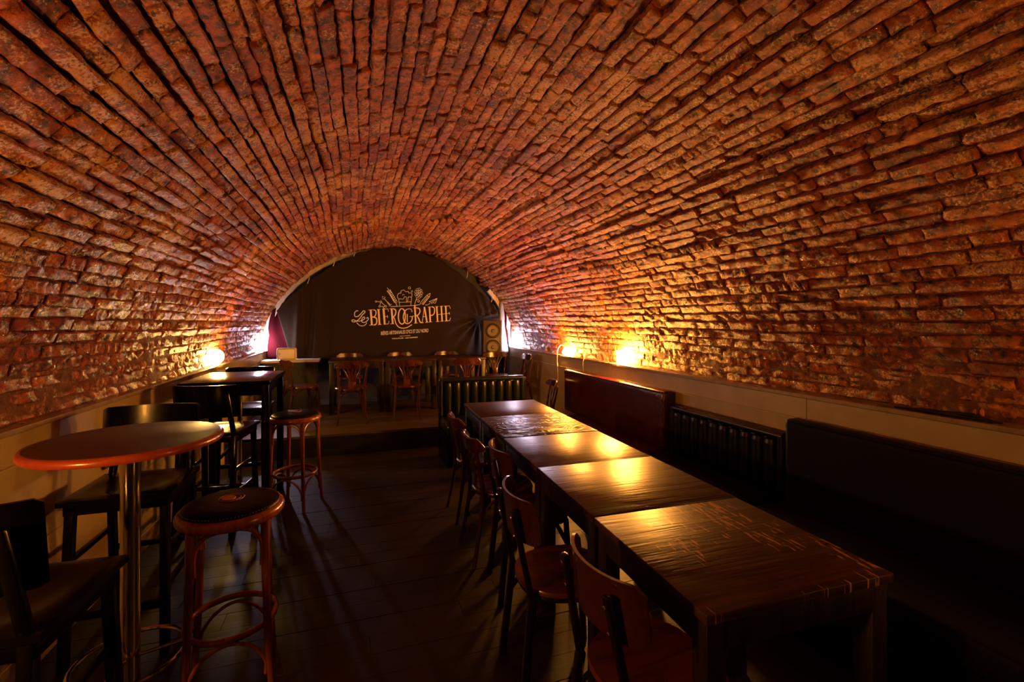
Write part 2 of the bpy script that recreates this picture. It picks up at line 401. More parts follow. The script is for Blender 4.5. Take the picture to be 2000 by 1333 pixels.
planks(FLOOR, XL, XR, -1.0, 5.70, 0.14, 0.0, 0.02, M['floor_board'])
# raised platform at the far end
SY, SZ = 5.68, 0.25
bm = NB(); box(bm, (XL, SY+0.02, 0), (XR, Y1, SZ-0.025)); STAGE = obj('floor_platform', bm, M['dark_wall'], smooth=False); tag(STAGE, kind='structure')
planks(STAGE, XL, XR, SY, Y1, 0.16, SZ, 0.025, M['stage_board'], zj=0.0008)
bm = NB(); box(bm, (XL, SY, 0.0), (XR, SY+0.02, SZ-0.027), 0.002); obj('riser', bm, M['floor_board'], STAGE, smooth=False)
def side_wall(side):
    x = XL if side == 'left' else XR; s = -1 if side == 'left' else 1     # s points away from the room
    w = NB(); box(w, (min(x+s*0.03, x+s*0.2), Y0, 0), (max(x+s*0.03, x+s*0.2), Y1, ZL-0.03))
    Wl = obj('wall_'+side, w, M['panel_paint'], smooth=False); tag(Wl, 'cream panelled wainscot under the brick vault', kind='structure')
    def slab(name, y0, y1, z0, z1, th, m=M['panel_paint'], out=0.0, bev=0.003):
        b = NB(); xa, xb = x - s*out, x + s*th
        box(b, (min(xa, xb), y0, z0), (max(xa, xb), y1, z1), bev); return obj(name, b, m, Wl, smooth=False)
    ys = [Y0, -0.2, 2.1, 4.4, 6.6, Y1]
    for a, b_ in zip(ys, ys[1:]):
        slab('board', a+0.001, b_-0.001, 0.945, ZL-0.026, 0.03)
        slab('panel', a+0.002, b_-0.002, 0.55, 0.942, 0.032, out=-0.004)
        slab('panel', a+0.002, b_-0.002, 0.12, 0.547, 0.032, out=-0.004)
        slab('skirting', a+0.001, b_-0.001, 0.0, 0.118, 0.03, out=0.004)
    slab('ledge', Y0, Y1, ZL-0.024, ZL, 0.16, M['ledge'], out=0.008)
    b = NB(); xr = x + s*0.002; box(b, (min(x-s*0.012, x), Y0, 0.935), (max(x-s*0.012, x), Y1, 0.948), 0.003); obj('bead', b, M['panel_paint'], Wl, smooth=False)
    for k in range(5):
        b = NB(); yy = (2.35 + 0.27*k) if side == 'left' else (1.0 + 0.24*k)
        lathe(b, [(0, 0.004), (0.008, 0.004), (0.012, 0.0)], 12, Matrix.Translation((x+s*0.035, yy, ZL)))
        obj('screw_cap', b, M['chrome'], Wl)
    return Wl
WL = side_wall('left'); WR = side_wall('right')
for y in (3.20,):
    b = NB(); box(b, (XL+0.001, y, 0.71), (XL+0.014, y+0.065, 0.77), 0.004); obj('wall_socket', b, M['cabinet'], WL)
bm = NB(); box(bm, (XL-0.2, Y1, 0), (XR+0.25, Y1+0.2, 3.1)); tag(obj('wall_back', bm, M['dark_wall'], smooth=False), 'dark end wall behind the banner', kind='structure')
bm = NB(); box(bm, (XL-0.2, Y0-0.2, 0), (XR+0.25, Y0, 3.1)); tag(obj('wall_front', bm, M['dark_wall'], smooth=False), 'end wall behind the viewer', kind='structure')

for tn, (t0, t1) in enumerate(((0.47*pi, pi), (0.0, 0.21*pi))):  # pale band paints in lamplight on the arch rim, lit spans only
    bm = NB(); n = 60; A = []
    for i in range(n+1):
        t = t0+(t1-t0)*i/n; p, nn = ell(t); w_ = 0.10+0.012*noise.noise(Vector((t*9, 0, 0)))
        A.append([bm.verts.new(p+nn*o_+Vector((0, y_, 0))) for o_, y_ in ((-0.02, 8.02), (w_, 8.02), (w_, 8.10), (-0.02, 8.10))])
    for a_, b_ in zip(A, A[1:]):
        for k in range(4): bm.faces.new((a_[k], a_[(k+1) % 4], b_[(k+1) % 4], b_[k]))
    tag(obj('lit_rim_%d' % (tn+1), bm, M['white_shelf'], ang=50), 'pale band added for the lamplit rim of the far arch behind the banner', kind='structure')

# ================================================================== BANNER
YB = 7.93
def atY(px, py, Y=YB):
    s, c = sin(YAW), cos(YAW); t = (px-1000)/890; X = Y*(s+t*c)/(c-t*s); d = X*s+Y*c
    return X, 1.55-(py-630)*d/890
def banner_dy(x, z):
    d = 0.010*sin(x*5+z*2) + 0.006*sin(x*11-z*3)
    for xf, w, a in ((-0.78, 0.035, 0.050), (-0.66, 0.02, -0.035), (-0.47, 0.05, 0.018), (-0.93, 0.04, -0.03)):
        k = min(1, max(0, (2.15-z)/0.5)); d += a*k*math.exp(-((x-xf-(z-1.2)*0.05)/w)**2)
    # creases gathered towards the loudspeaker corner
    gx, gz = 2.05, 1.62; r = sqrt((x-gx)**2+(z-gz)**2); an = atan2(z-gz, x-gx)
    if x > 1.3: d += min(1, (x-1.3)/0.4) * 0.022*sin(abs(an)*15)*min(1, r/0.25)*math.exp(-r*1.5)*max(0.0, min(1.0, (2.0-z)/0.4))
    # drapes from the right hand fixings
    if x > 1.9 and z > 1.7: d += 0.02*sin((x+0.35*z)*48)*min(1, (x-1.9)/0.15)
    return d
top_px = [(540,607),(551,592),(568,576),(585,562),(612,541),(640,523),(670,506),(700,493),(730,485),(775,482),(815,488),(860,508),(895,531),(925,556),(950,580),(965,594),(974,606)]
topXZ = [atY(*p) for p in top_px]
def topz(x):
    for (xa, za), (xb, zb) in zip(topXZ, topXZ[1:]):
        if x <= xb: k = max(0, (x-xa)/(xb-xa)); return za+(zb-za)*k - 0.018*abs(sin(pi*k))
    return topXZ[-1][1]
def ledge_x(z):    # the left edge slants inward as it falls
    k = (topXZ[0][1]-z)/(topXZ[0][1]-0.95); return topXZ[0][0] + 0.22*max(0, min(1, k))
def redge_x(z):
    k = (topXZ[-1][1]-z)/(topXZ[-1][1]-0.95); return topXZ[-1][0] + 0.03*max(0, min(1, k))
bm = NB(); nx, nz = 190, 90; g = []
for i in range(nx+1):
    row = []
    for j in range(nz+1):
        u, v = i/nx, j/nz
        xt = topXZ[0][0] + (topXZ[-1][0]-topXZ[0][0])*u; zt = topz(xt)
        xb = ledge_x(0.95) + (redge_x(0.95)-ledge_x(0.95))*u
        z = zt + (0.93-zt)*v; x = xt + (xb-xt)*v
        row.append(bm.verts.new((x, YB+banner_dy(x, z), z)))
    g.append(row)
for i in range(nx):
    for j in range(nz): bm.faces.new((g[i][j], g[i][j+1], g[i+1][j+1], g[i+1][j]))
BAN = obj('banner', bm, M['banner'], ang=180)
md = BAN.modifiers.new('thickness', 'SOLIDIFY'); md.thickness = 0.004; md.offset = 1
tag(BAN, 'dark canvas banner with brewery logo hung under the far arch', 'banner')

# --- print: every stroke is a flat ribbon lying on the cloth. coordinates: 8 units per photo pixel
def LP(x, y):
    X, Z = atY(660+x/8, 540+y/8); return X, Z
def ribbon(bm, pts, w, closed=False, taper=None):
    P = [Vector(LP(*p)) for p in pts]; n = len(P); out = []
    for i in range(n):
        a = P[(i-1) % n] if (closed or i) else P[i]; b = P[(i+1) % n] if (closed or i < n-1) else P[i]
        t = (b-a); t = t.normalized() if t.length > 1e-9 else Vector((1, 0)); nn = Vector((-t.y, t.x))
        ww = (taper[i] if taper else w)*0.00087*0.5
        out.append([P[i]+nn*ww, P[i]-nn*ww])
    vs = [[bm.verts.new((q.x, YB+banner_dy(q.x, q.y)-0.009, q.y)) for q in pr] for pr in out]
    for i in range(n if closed else n-1):
        A, B = vs[i], vs[(i+1) % n]; bm.faces.new((A[0], A[1], B[1], B[0]))
def cur(pts, n=7, closed=False): return [(p.x, p.y) for p in spline([(a, b, 0) for a, b in pts], n, closed)]
def circ(cx, cy, r, n=14, ry=None): return [(cx+r*cos(2*pi*k/n), cy+(ry or r)*sin(2*pi*k/n)) for k in range(n)]
def poly(bm, pts): 
    vs = []
    for p in pts:
        X, Z = LP(*p); vs.append(bm.verts.new((X, YB+banner_dy(X, Z)-0.009, Z)))
    bm.faces.new(vs)
def strokes(name, fn, m):
    bm = NB(); fn(bm); o = obj(name, bm, m, BAN, smooth=False); return o
TH = 9
def f_constellation(b):
    for c in ((595, 395, 12), (670, 400, 14), (650, 472, 13), (748, 472, 14)): ribbon(b, circ(*c), TH-2, True)
    ribbon(b, [(607, 396), (656, 400)], TH); ribbon(b, [(680, 410), (740, 462)], TH); ribbon(b, [(664, 472), (734, 472)], TH); ribbon(b, [(668, 414), (652, 460)], TH)
def f_arrow(b):
    ribbon(b, [(690, 315), (740, 330), (702, 362)], TH, True); ribbon(b, [(722, 348), (805, 440)], TH)
    for k in (0, 18, 36): ribbon(b, [(770+k*0.8, 425+k), (790+k*0.8, 422+k), (786+k, 402+k)], TH-2)
    ribbon(b, [(800, 470), (806, 440), (840, 442)], TH-2)
def f_wheat(b):
    ribbon(b, [(925, 468), (905, 420), (800, 250)], TH)
    for k in range(7):
        x, y = 905-15*k, 415-25*k
        ribbon(b, cur([(x, y), (x-30, y-12), (x-36, y-42), (x-12, y-22)], 5), TH-2); ribbon(b, cur([(x, y), (x+18, y-14), (x+6, y-44), (x-10, y-24)], 5), TH-2)
    for a, c in (((820, 245), (768, 180)), ((838, 262), (812, 205)), ((795, 265), (762, 228))): ribbon(b, [a, c], TH)
def f_beer(b):
    ribbon(b, [(948, 362), (966, 462)], TH); ribbon(b, [(1152, 330), (1138, 456)], TH); ribbon(b, [(962, 408), (1142, 400)], TH)
    ribbon(b, cur([(948, 356), (930, 318), (945, 270), (985, 262), (985, 232), (1030, 215), (1060, 240), (1100, 238), (1108, 262), (1150, 262), (1158, 300), (1142, 326), (1100, 324), (1090, 392), (1072, 392), (1070, 330), (1040, 322), (1020, 356), (975, 352), (948, 356)], 5), TH)
    ribbon(b, cur([(1005, 298), (1020, 284), (1040, 292)], 5), TH)
    ribbon(b, circ(1118, 182, 17), TH-1, True); ribbon(b, circ(1156, 236, 11), TH-2, True)
def f_hop(b):
    for r, n, ph in ((50, 9, 0), (24, 5, 0.4)):
        for k in range(n):
            a = 2*pi*k/n+ph; ribbon(b, circ(1260+r*cos(a)*0.95, 265+r*sin(a)*1.25, 17, 8, 21), TH-3, True)
    ribbon(b, circ(1260, 265, 12, 8), TH-3, True)
    ribbon(b, [(1232, 340), (1205, 412), (1198, 456)], TH); ribbon(b, cur([(1225, 372), (1262, 368), (1272, 395), (1250, 404), (1244, 388)], 6), TH)
def f_pencil(b):
    ribbon(b, [(1440, 265), (1385, 300), (1300, 400), (1278, 444), (1200, 456)], TH); ribbon(b, [(1440, 265), (1432, 318), (1330, 446)], TH)
    ribbon(b, [(1385, 300), (1432, 318)], TH-2); ribbon(b, [(1402, 310), (1305, 436)], TH-2); ribbon(b, [(1418, 316), (1318, 444)], TH-2)
def f_plane(b):
    ribbon(b, [(1548, 345), (1420, 398), (1458, 408), (1462, 430), (1484, 412), (1520, 424), (1548, 345)], TH); ribbon(b, [(1548, 345), (1458, 408)], TH-2); ribbon(b, [(1548, 345), (1484, 412)], TH-2)
    ribbon(b, cur([(1362, 450), (1400, 446), (1440, 422)], 6), TH)
def f_line(b): ribbon(b, [(822, 476), (930, 470), (1198, 457)], TH)
def f_le(b):
    ribbon(b, cur([(318, 545), (296, 538), (262, 570), (266, 625), (310, 628), (368, 575), (400, 540), (424, 560), (380, 605), (340, 660), (290, 700), (240, 714), (218, 694), (240, 680), (290, 700), (350, 700)], 7), 15)
    ribbon(b, cur([(350, 700), (392, 684), (420, 655), (404, 636), (378, 662), (372, 706), (408, 722), (452, 700), (476, 668), (462, 644), (446, 662)], 7), 14)
    ribbon(b, cur([(292, 722), (340, 768), (400, 774), (440, 745), (448, 722)], 7), 12)
def f_word(b):
    sk = lambda x: -(x-480)*0.060    # the line climbs to the right
    def y(v, x): return v + sk(x)
    def stem(x, t, btm, w=34, lean=18): ribbon(b, [(x, y(t, x)), (x+lean*(btm-t)/235, y(btm, x))], w)
    def serif(x, v, w=56): ribbon(b, [(x-w/2, y(v, x-w/2)), (x+w/2, y(v, x+w/2))], 9)
    T, B = 528, 766
    # B
    stem(512, T, B); ribbon(b, [(472, y(T, 472)), (560, y(T, 560))], 9); ribbon(b, [(490, y(B, 490)), (570, y(B, 570))], 9)
    ribbon(b, cur([(555, 524), (588, 540), (592, 590), (570, 630), (530, 640)], 6), 20, taper=None); ribbon(b, cur([(560, 636), (600, 660), (606, 715), (590, 752), (560, 762)], 6), 24)
    # I
    stem(632, T, B); serif(634, T, 50); serif(654, B, 58)
    # E with grave
    stem(712, T, B); ribbon(b, [(690, y(T, 690)), (782, y(T, 782)), (788, y(T+42, 788))], 11); ribbon(b, [(722, 632), (772, 628)], 10); ribbon(b, [(772, 610), (776, 650)], 10)
    ribbon(b, [(715, y(B, 715)), (790, y(B-4, 790)), (796, y(B-48, 796))], 11); ribbon(b, [(704, 486), (728, 512)], 15)
    # R with the swash that runs under the double O
    stem(838, T, B); serif(850, B, 62); ribbon(b, [(806, y(T, 806)), (870, y(T, 870))], 9)
    ribbon(b, cur([(865, 508), (900, 528), (902, 580), (878, 626), (840, 636)], 6), 22)
    ribbon(b, cur([(858, 636), (885, 665), (905, 735), (945, 790), (1010, 812), (1080, 800), (1130, 772), (1156, 756)], 6), 17)
    # interlocked O O
    ribbon(b, cur([(1000, 505), (960, 540), (944, 630), (958, 710), (1000, 748), (1040, 712), (1052, 625), (1038, 540)], 6, True), 22)
    ribbon(b, cur([(1070, 520), (1040, 560), (1020, 630), (1034, 700), (1075, 740), (1125, 722), (1156, 680), (1160, 630)], 6), 19)
    ribbon(b, cur([(1070, 520), (1110, 508), (1146, 520), (1158, 560)], 6), 12); ribbon(b, [(1082, 590), (1084, 716)], 16); ribbon(b, [(1120, 634), (1190, 622)], 11)
    # R
    stem(1200, 500, 738+42, 30, 14); ribbon(b, [(1180, 496), (1240, 492)], 9); serif(1218, 776, 58)
    ribbon(b, cur([(1225, 494), (1272, 508), (1280, 560), (1250, 606), (1210, 612)], 6), 20); ribbon(b, cur([(1232, 612), (1262, 660), (1285, 716), (1310, 724)], 6), 22)
    # A
    ribbon(b, [(1350, 480), (1318, 724)], 11); ribbon(b, [(1350, 480), (1392, 718)], 30); ribbon(b, [(1330, 634), (1380, 630)], 9); ribbon(b, [(1300, 728), (1340, 725)], 9); ribbon(b, [(1368, 722), (1418, 718)], 9)
    # P
    ribbon(b, [(1430, 480), (1444, 712)], 30); ribbon(b, [(1404, 482), (1478, 476)], 9); ribbon(b, [(1420, 717), (1472, 712)], 9); ribbon(b, cur([(1470, 477), (1506, 500), (1506, 570), (1480, 606), (1444, 614)], 6), 20)
    # H and E sharing a stem
    ribbon(b, [(1542, 472), (1556, 706)], 28); ribbon(b, [(1516, 475), (1568, 471)], 9); ribbon(b, [(1530, 711), (1584, 706)], 9)
    ribbon(b, [(1612, 468), (1626, 700)], 28); ribbon(b, [(1588, 470), (1640, 466)], 9); ribbon(b, [(1600, 704), (1652, 700)], 9)
    ribbon(b, [(1556, 600), (1745, 578)], 10)
    ribbon(b, [(1680, 466), (1692, 698)], 28); ribbon(b, [(1655, 468), (1740, 464), (1752, 506)], 11); ribbon(b, [(1664, 702), (1745, 692), (1756, 648)], 11); ribbon(b, [(1735, 560), (1740, 600)], 10)
def f_rule(b): ribbon(b, [(962, 938), (1132, 926)], 7)
for nm, fn, m_, lb in (('constellation_motif', f_constellation, 'print_cream', None), ('arrow_motif', f_arrow, 'print_cream', None), ('wheat_motif', f_wheat, 'print_cream', None), ('beer_glass_motif', f_beer, 'print_cream', None),
        ('hop_motif', f_hop, 'print_cream', None), ('pencil_motif', f_pencil, 'print_cream', None), ('paper_plane_motif', f_plane, 'print_cream', None), ('base_line', f_line, 'print_cream', None),
        ('script_word', f_le, 'print_cream', 'cream script lettering'), ('main_word', f_word, 'print_gold', 'gold serif lettering'), ('rule_line', f_rule, 'print_cream', None)):
    o = strokes(nm, fn, M[m_])
    if lb: o['label'] = lb
def text_line(name, s, p0, p1, hpx, bold=0.0):
    cu = bpy.data.curves.new(name, 'FONT'); cu.body = s; cu.size = 1.0; cu.offset = bold; cu.resolution_u = 3
    to = bpy.data.objects.new('t', cu); COL.objects.link(to); bpy.context.view_layer.update()
    me = bpy.data.meshes.new_from_object(to.evaluated_get(bpy.context.evaluated_depsgraph_get())); bpy.data.objects.remove(to)
    xs = [v.co.x for v in me.vertices]; x0, x1 = min(xs), max(xs)
    for v in me.vertices:
        k = (v.co.x-x0)/(x1-x0); X, Z = LP(p0[0]+(p1[0]-p0[0])*k, p0[1]+(p1[1]-p0[1])*k - v.co.y/0.72*hpx)
        v.co = (X, YB+banner_dy(X, Z)-0.009, Z)
    me.materials.clear(); me.materials.append(M['print_cream']); link(name, me, BAN)
text_line('subtitle', "BIÈRES ARTISANALES D'ICI ET DU NORD", (672, 918), (1416, 872), 56, 0.012)
text_line('place_line', "TOULOUSE - LES CARMES", (838, 984), (1246, 960), 17, 0.03)
for k, (px, py) in enumerate([(602, 552), (652, 518), (692, 499), (800, 487), (912, 541), (960, 588)]):
    X, Z = atY(px, py); b = NB(); tube(b, spline([(X-0.01, YB-0.012, Z-0.02), (X, YB-0.02, Z+0.005), (X+0.01, YB, Z+0.05), (X+0.015, YB+0.02, Z+0.09)], 4), 0.006, 6)
    obj('tie', b, M['cord'], BAN)

# cloths behind and beside the banner
def cloth(name, pts_l, pts_r, y, m, label, folds=9, amp=0.02, n=24):
    bm = NB(); g = []
    L = spline([(a, 0, b) for a, b in pts_l], 8); Rr = spline([(a, 0, b) for a, b in pts_r], 8)
    for i in range(n+1):
        u = i/n; g.append([bm.verts.new((l.x+(r_.x-l.x)*u, y+amp*sin(u*folds+l.z*1.5)*(0.4+0.6*(1-k/len(L))) , l.z+(r_.z-l.z)*u)) for k, (l, r_) in enumerate(zip(L, Rr))])
    for i in range(n):
        for j in range(len(L)-1): bm.faces.new((g[i][j], g[i][j+1], g[i+1][j+1], g[i+1][j]))
    o = obj(name, bm, m, ang=180); md = o.modifiers.new('thickness', 'SOLIDIFY'); md.thickness = 0.004
    return tag(o, label, 'cloth')
cloth('red_curtain', [(-1.30, 1.75), (-1.40, 1.42), (-1.36, 0.98)], [(-1.12, 1.82), (-1.05, 1.45), (-0.86, 0.98)], YB+0.10, M['red_cloth'], 'crimson cloth hanging at the left edge of the black banner')
cloth('red_curtain', [(2.52, 1.95), (2.54, 1.60), (2.50, 1.2)], [(2.70, 1.80), (2.70, 1.52), (2.68, 1.2)], YB+0.10, M['red_cloth'], 'sliver of crimson cloth at the right edge of the black banner')
cloth('white_cloth', [(2.46, 1.95), (2.44, 1.45), (2.46, 1.0)], [(2.52, 1.98), (2.55, 1.45), (2.62, 0.99)], YB+0.03, M['white_cloth'], 'narrow pale cloth hanging behind the loudspeaker', folds=6, amp=0.015)

# ================================================================== TABLES
def table(loc, rz, w, d, h, mt, label, group=None, leg=0.065, th=0.03, apron=0.085, name='dining_table'):
    t = thing(name, label, 'table', loc, rz, group)
    b = NB(); box(b, (-w/2, -d/2, h-th), (w/2, d/2, h), 0.004); obj('tabletop', b, mt, t)
    i = 0.012
    b = NB(); 
    for s in (-1, 1):
        box(b, (-w/2+leg, s*(d/2-i-0.011)-0.011, h-th-apron), (w/2-leg, s*(d/2-i-0.011)+0.011, h-th), 0.002)
        box(b, (s*(w/2-i-0.011)-0.011, -d/2+leg, h-th-apron), (s*(w/2-i-0.011)+0.011, d/2-leg, h-th), 0.002)
    obj('apron', b, M['table_leg'], t)
    for sx in (-1, 1):
        for sy in (-1, 1):
            b = NB(); box(b, (sx*(w/2-i-leg/2)-leg/2, sy*(d/2-i-leg/2)-leg/2, 0), (sx*(w/2-i-leg/2)+leg/2, sy*(d/2-i-leg/2)+leg/2, h-th), 0.004)
            obj('leg', b, M['table_leg'], t)
    return t
RZ = -atan(0.088/3.42)
joints = [0.998, 1.663, 2.326, 3.0, 3.714, 4.42]
tl = ['nearest table of the long row, its dark top scratched and worn', 'second table of the long row, behind the scratched nearest one', 'middle table of the long row of five', 'fourth table of the long row, with bold oak grain rings', 'farthest table of the long row, end towards the green booth seat']
for k in range(5):
    ya, yb = joints[k]+0.003, joints[k+1]-0.003; yc = (ya+yb)/2; xl = 0.898+0.088*(yc-0.998)/3.42
    w = 0.72+0.003*k; cx = xl+w/2
    table((cx, yc-0.005, 0), RZ, w, yb-ya, 0.75 + (0, 0.002, -0.001, 0.001, 0)[k], M['table_worn'] if k == 0 else M['table_ring'] if k == 3 else M['table_top'], tl[k], 'dark oak tables in the long row')
sl = ['left one of three dark tables joined on the platform', 'middle one of three dark tables joined on the platform', 'right one of three dark tables joined on the platform']
for k in range(3):
    table((-0.02+0.76*k, 7.20, SZ), 0, 0.755, 0.76, 0.755, M['table_top'], sl[k], 'dark tables joined on the platform')

# round pedestal table
t = thing('round_high_table', 'round brown high table with mahogany edge on a chrome pole', 'table', (-0.845, 2.165, 0))
b = NB(); lathe(b, [(0, 1.10), (0.292, 1.10), (0.296, 1.0985)], 64); obj('tabletop', b, M['round_top'], t)
b = NB(); lathe(b, [(0.294, 1.0995), (0.303, 1.098), (0.310, 1.090), (0.311, 1.078), (0.307, 1.071), (0.295, 1.068), (0.0, 1.068)], 64); obj('table_edge', b, M['round_edge'], t)
b = NB(); lathe(b, [(0.0, 1.064), (0.11, 1.064), (0.11, 1.056), (0.036, 1.05), (0.032, 0.9), (0.032, 0.06), (0.04, 0.045), (0.0, 0.045)], 32); obj('pole', b, M['chrome'], t)
b = NB(); lathe(b, [(0.0, 0.05), (0.05, 0.048), (0.12, 0.028), (0.165, 0.014), (0.17, 0.0), (0, 0.0)], 48); obj('base', b, M['black_lacquer'], t)
# foot ring of the round table
b = NB(); tube(b, [(0.18*cos(a*pi/18), 0.18*sin(a*pi/18), 0.24) for a in range(36)], 0.009, 8, closed=True)
for a in (0.3, 0.3+2*pi/3, 0.3+4*pi/3): tube(b, [(0.03*cos(a), 0.03*sin(a), 0.24), (0.18*cos(a), 0.18*sin(a), 0.24)], 0.007, 8)
obj('foot_ring', b, M['chrome'], t)

# square high table
t = thing('square_high_table', 'black square high table below the glowing globe lamp', 'table', (-0.955, 4.33, 0))
b = NB(); box(b, (-0.305, -0.39, 1.068), (0.305, 0.39, 1.10), 0.005); obj('tabletop', b, M['black_lacquer'], t)
b = NB()
for s in (-1, 1):
    box(b, (-0.25, s*0.345-0.01, 0.985), (0.25, s*0.345+0.01, 1.068), 0.002); box(b, (s*0.265-0.01, -0.33, 0.985), (s*0.265+0.01, 0.33, 1.068), 0.002)
obj('apron', b, M['black_lacquer'], t)
for sx in (-1, 1):
    for sy in (-1, 1):
        b = NB(); box(b, (sx*0.27-0.026, sy*0.35-0.026, 0), (sx*0.27+0.026, sy*0.35+0.026, 1.068), 0.004); obj('leg', b, M['black_lacquer'], t)
b = NB(); lathe(b, [(0.0, 1.07), (0.09, 1.07), (0.09, 1.062), (0.02, 1.05), (0.02, 0.02), (0.0, 0.02)], 24, Matrix.Translation((0.02, -0.02, 0)))
o = obj('column', b, M['chrome'], t); o['label'] = 'chrome column under the top'

# ================================================================== STOOLS AND CHAIRS
def make_stool(label):
    t = thing('bar_stool', label, 'stool', group='bentwood bar stools with studded black leather seats')
    H = 0.745
    b = NB(); n = 48
    for k in range(1): tube(b, [(0.185*cos(2*pi*a/n), 0.185*sin(2*pi*a/n), H-0.002) for a in range(n)], 0.024, 12, closed=True, flat=(0.8, 1.0))
    obj('seat_ring', b, M['bentwood'], t)
    b = NB(); lathe(b, [(0, H+0.050), (0.06, H+0.0495), (0.12, H+0.046), (0.160, H+0.040), (0.180, H+0.031), (0.187, H+0.020), (0.186, H+0.008), (0, H-0.005)], 48)
    cu = obj('cushion', b, M['black_leather'], t)
    b = NB()
    for k in range(88):
        a = 2*pi*k/88; bmesh.ops.create_icosphere(b, subdivisions=1, radius=0.0028, matrix=Matrix.Translation((0.1815*cos(a), 0.1815*sin(a), H+0.0295)))
    o = obj('nail_trim', b, M['brass'], cu); o['kind'] = 'stuff'
    b = NB(); lathe(b, [(0, H+0.053), (0.026, H+0.0528), (0.028, H+0.048)], 28, Matrix.Translation((-0.012, 0.0, 0.001)))
    for rr in (0.034, 0.047):
        tube(b, [(rr*cos(2*pi*a/28), rr*sin(2*pi*a/28), H+0.0515) for a in range(28)], 0.0018, 6, closed=True)
    obj('medallion', b, M['embroidery'], cu)
    tops, ang = [], [pi/4+k*pi/2 for k in range(4)]
    for a in ang:
        b = NB(); r0, r1 = 0.182, 0.222
        tube(b, spline([(r0*cos(a), r0*sin(a), H-0.005), ((r0+0.006)*cos(a), (r0+0.006)*sin(a), H*0.66), ((r0+0.016)*cos(a), (r0+0.016)*sin(a), H*0.35), (r1*cos(a), r1*sin(a), 0)], 5), [0.0165]*6+[0.015]*6+[0.0135]*4, 10)
        obj('leg', b, M['bentwood'], t)
    for k in range(4):       # arched braces under the seat
        a0, a1 = ang[k], ang[(k+1) % 4]; am = a0+pi/4
        b = NB(); P0 = Vector((0.178*cos(a0+0.06), 0.178*sin(a0+0.06), H-0.20)); P1 = Vector((0.178*cos(a1-0.06), 0.178*sin(a1-0.06), H-0.20))
        pts = [P0, P0*1.0+Vector((0, 0, 0.09)), P0.lerp(P1, 0.16)*1.02+Vector((0, 0, 0.155)), P0.lerp(P1, 0.5)*1.16+Vector((0, 0, 0.172)), P0.lerp(P1, 0.84)*1.02+Vector((0, 0, 0.155)), P1+Vector((0, 0, 0.09)), P1]
        for p in pts[2:5]: p.z = P0.z + (p.z-P0.z)*0.0 + (0.150 if p is not pts[3] else 0.175)
        tube(b, spline(pts, 5), 0.009, 8); obj('brace', b, M['bentwood'], t)
    b = NB(); tube(b, [(0.168*cos(2*pi*a/40), 0.168*sin(2*pi*a/40), 0.285) for a in range(40)], 0.0125, 10, closed=True, flat=(0.9, 1.1)); obj('foot_ring', b, M['bentwood'], t)
    for k in range(4):       # low braces under the foot ring
        a0, a1 = ang[k], ang[(k+1) % 4]
        P0 = Vector((0.20*cos(a0+0.06), 0.20*sin(a0+0.06), 0.10)); P1 = Vector((0.20*cos(a1-0.06), 0.20*sin(a1-0.06), 0.10))
        b = NB(); pts = [P0, P0*0.98+Vector((0, 0, 0.06)), P0.lerp(P1, 0.2)+Vector((0, 0, 0.13)), P0.lerp(P1, 0.5)*1.05+Vector((0, 0, 0.158)), P0.lerp(P1, 0.8)+Vector((0, 0, 0.13)), P1*0.98+Vector((0, 0, 0.06)), P1]
        tube(b, spline(pts, 5), 0.008, 8); obj('brace', b, M['bentwood'], t)
    return t
st = make_stool('bentwood bar stool with black leather seat beside the round table'); st.location = (-0.515, 2.24, 0); st.rotation_euler.z = R(8)
s2 = copy_tree(st); s2['label'] = 'bentwood bar stool with black leather seat in front of the platform'; s2.location = (-0.505, 4.24, 0); s2.rotation_euler.z = R(-22)

def plan_plate(bm, outline, z0, z1, bev=0.006, dish=0.0):
    t = bmesh.new(); lo = [t.verts.new((x, y, z0)) for x, y in outline]; hi = [t.verts.new((x*0.985, y*0.985, z1)) for x, y in outline]
    md = [t.verts.new((x*1.0, y*1.0, z1-bev)) for x, y in outline]
    inn = [t.verts.new((x*0.8, y*0.8, z1-dish*0.5)) for x, y in outline]; n = len(outline)
    c = t.verts.new((0, 0, z1-dish)); 
    for k in range(n):
        j = (k+1) % n
        t.faces.new((lo[k], lo[j], md[j], md[k])); t.faces.new((md[k], md[j], hi[j], hi[k])); t.faces.new((hi[k], hi[j], inn[j], inn[k])); t.faces.new((inn[k], inn[j], c))
    t.faces.new(lo[::-1]); merge(bm, t)
def seat_outline(w, d, n=40, p=2.6):
    out = []
    for k in range(n):
        a = 2*pi*k/n; c, s = cos(a), sin(a)
        r = (abs(c)**p + abs(s)**p)**(-1/p); x, y = r*c*w/2, r*s*d/2
        out.append((x*(1+0.10*y/(d/2)*1), y))
    return out
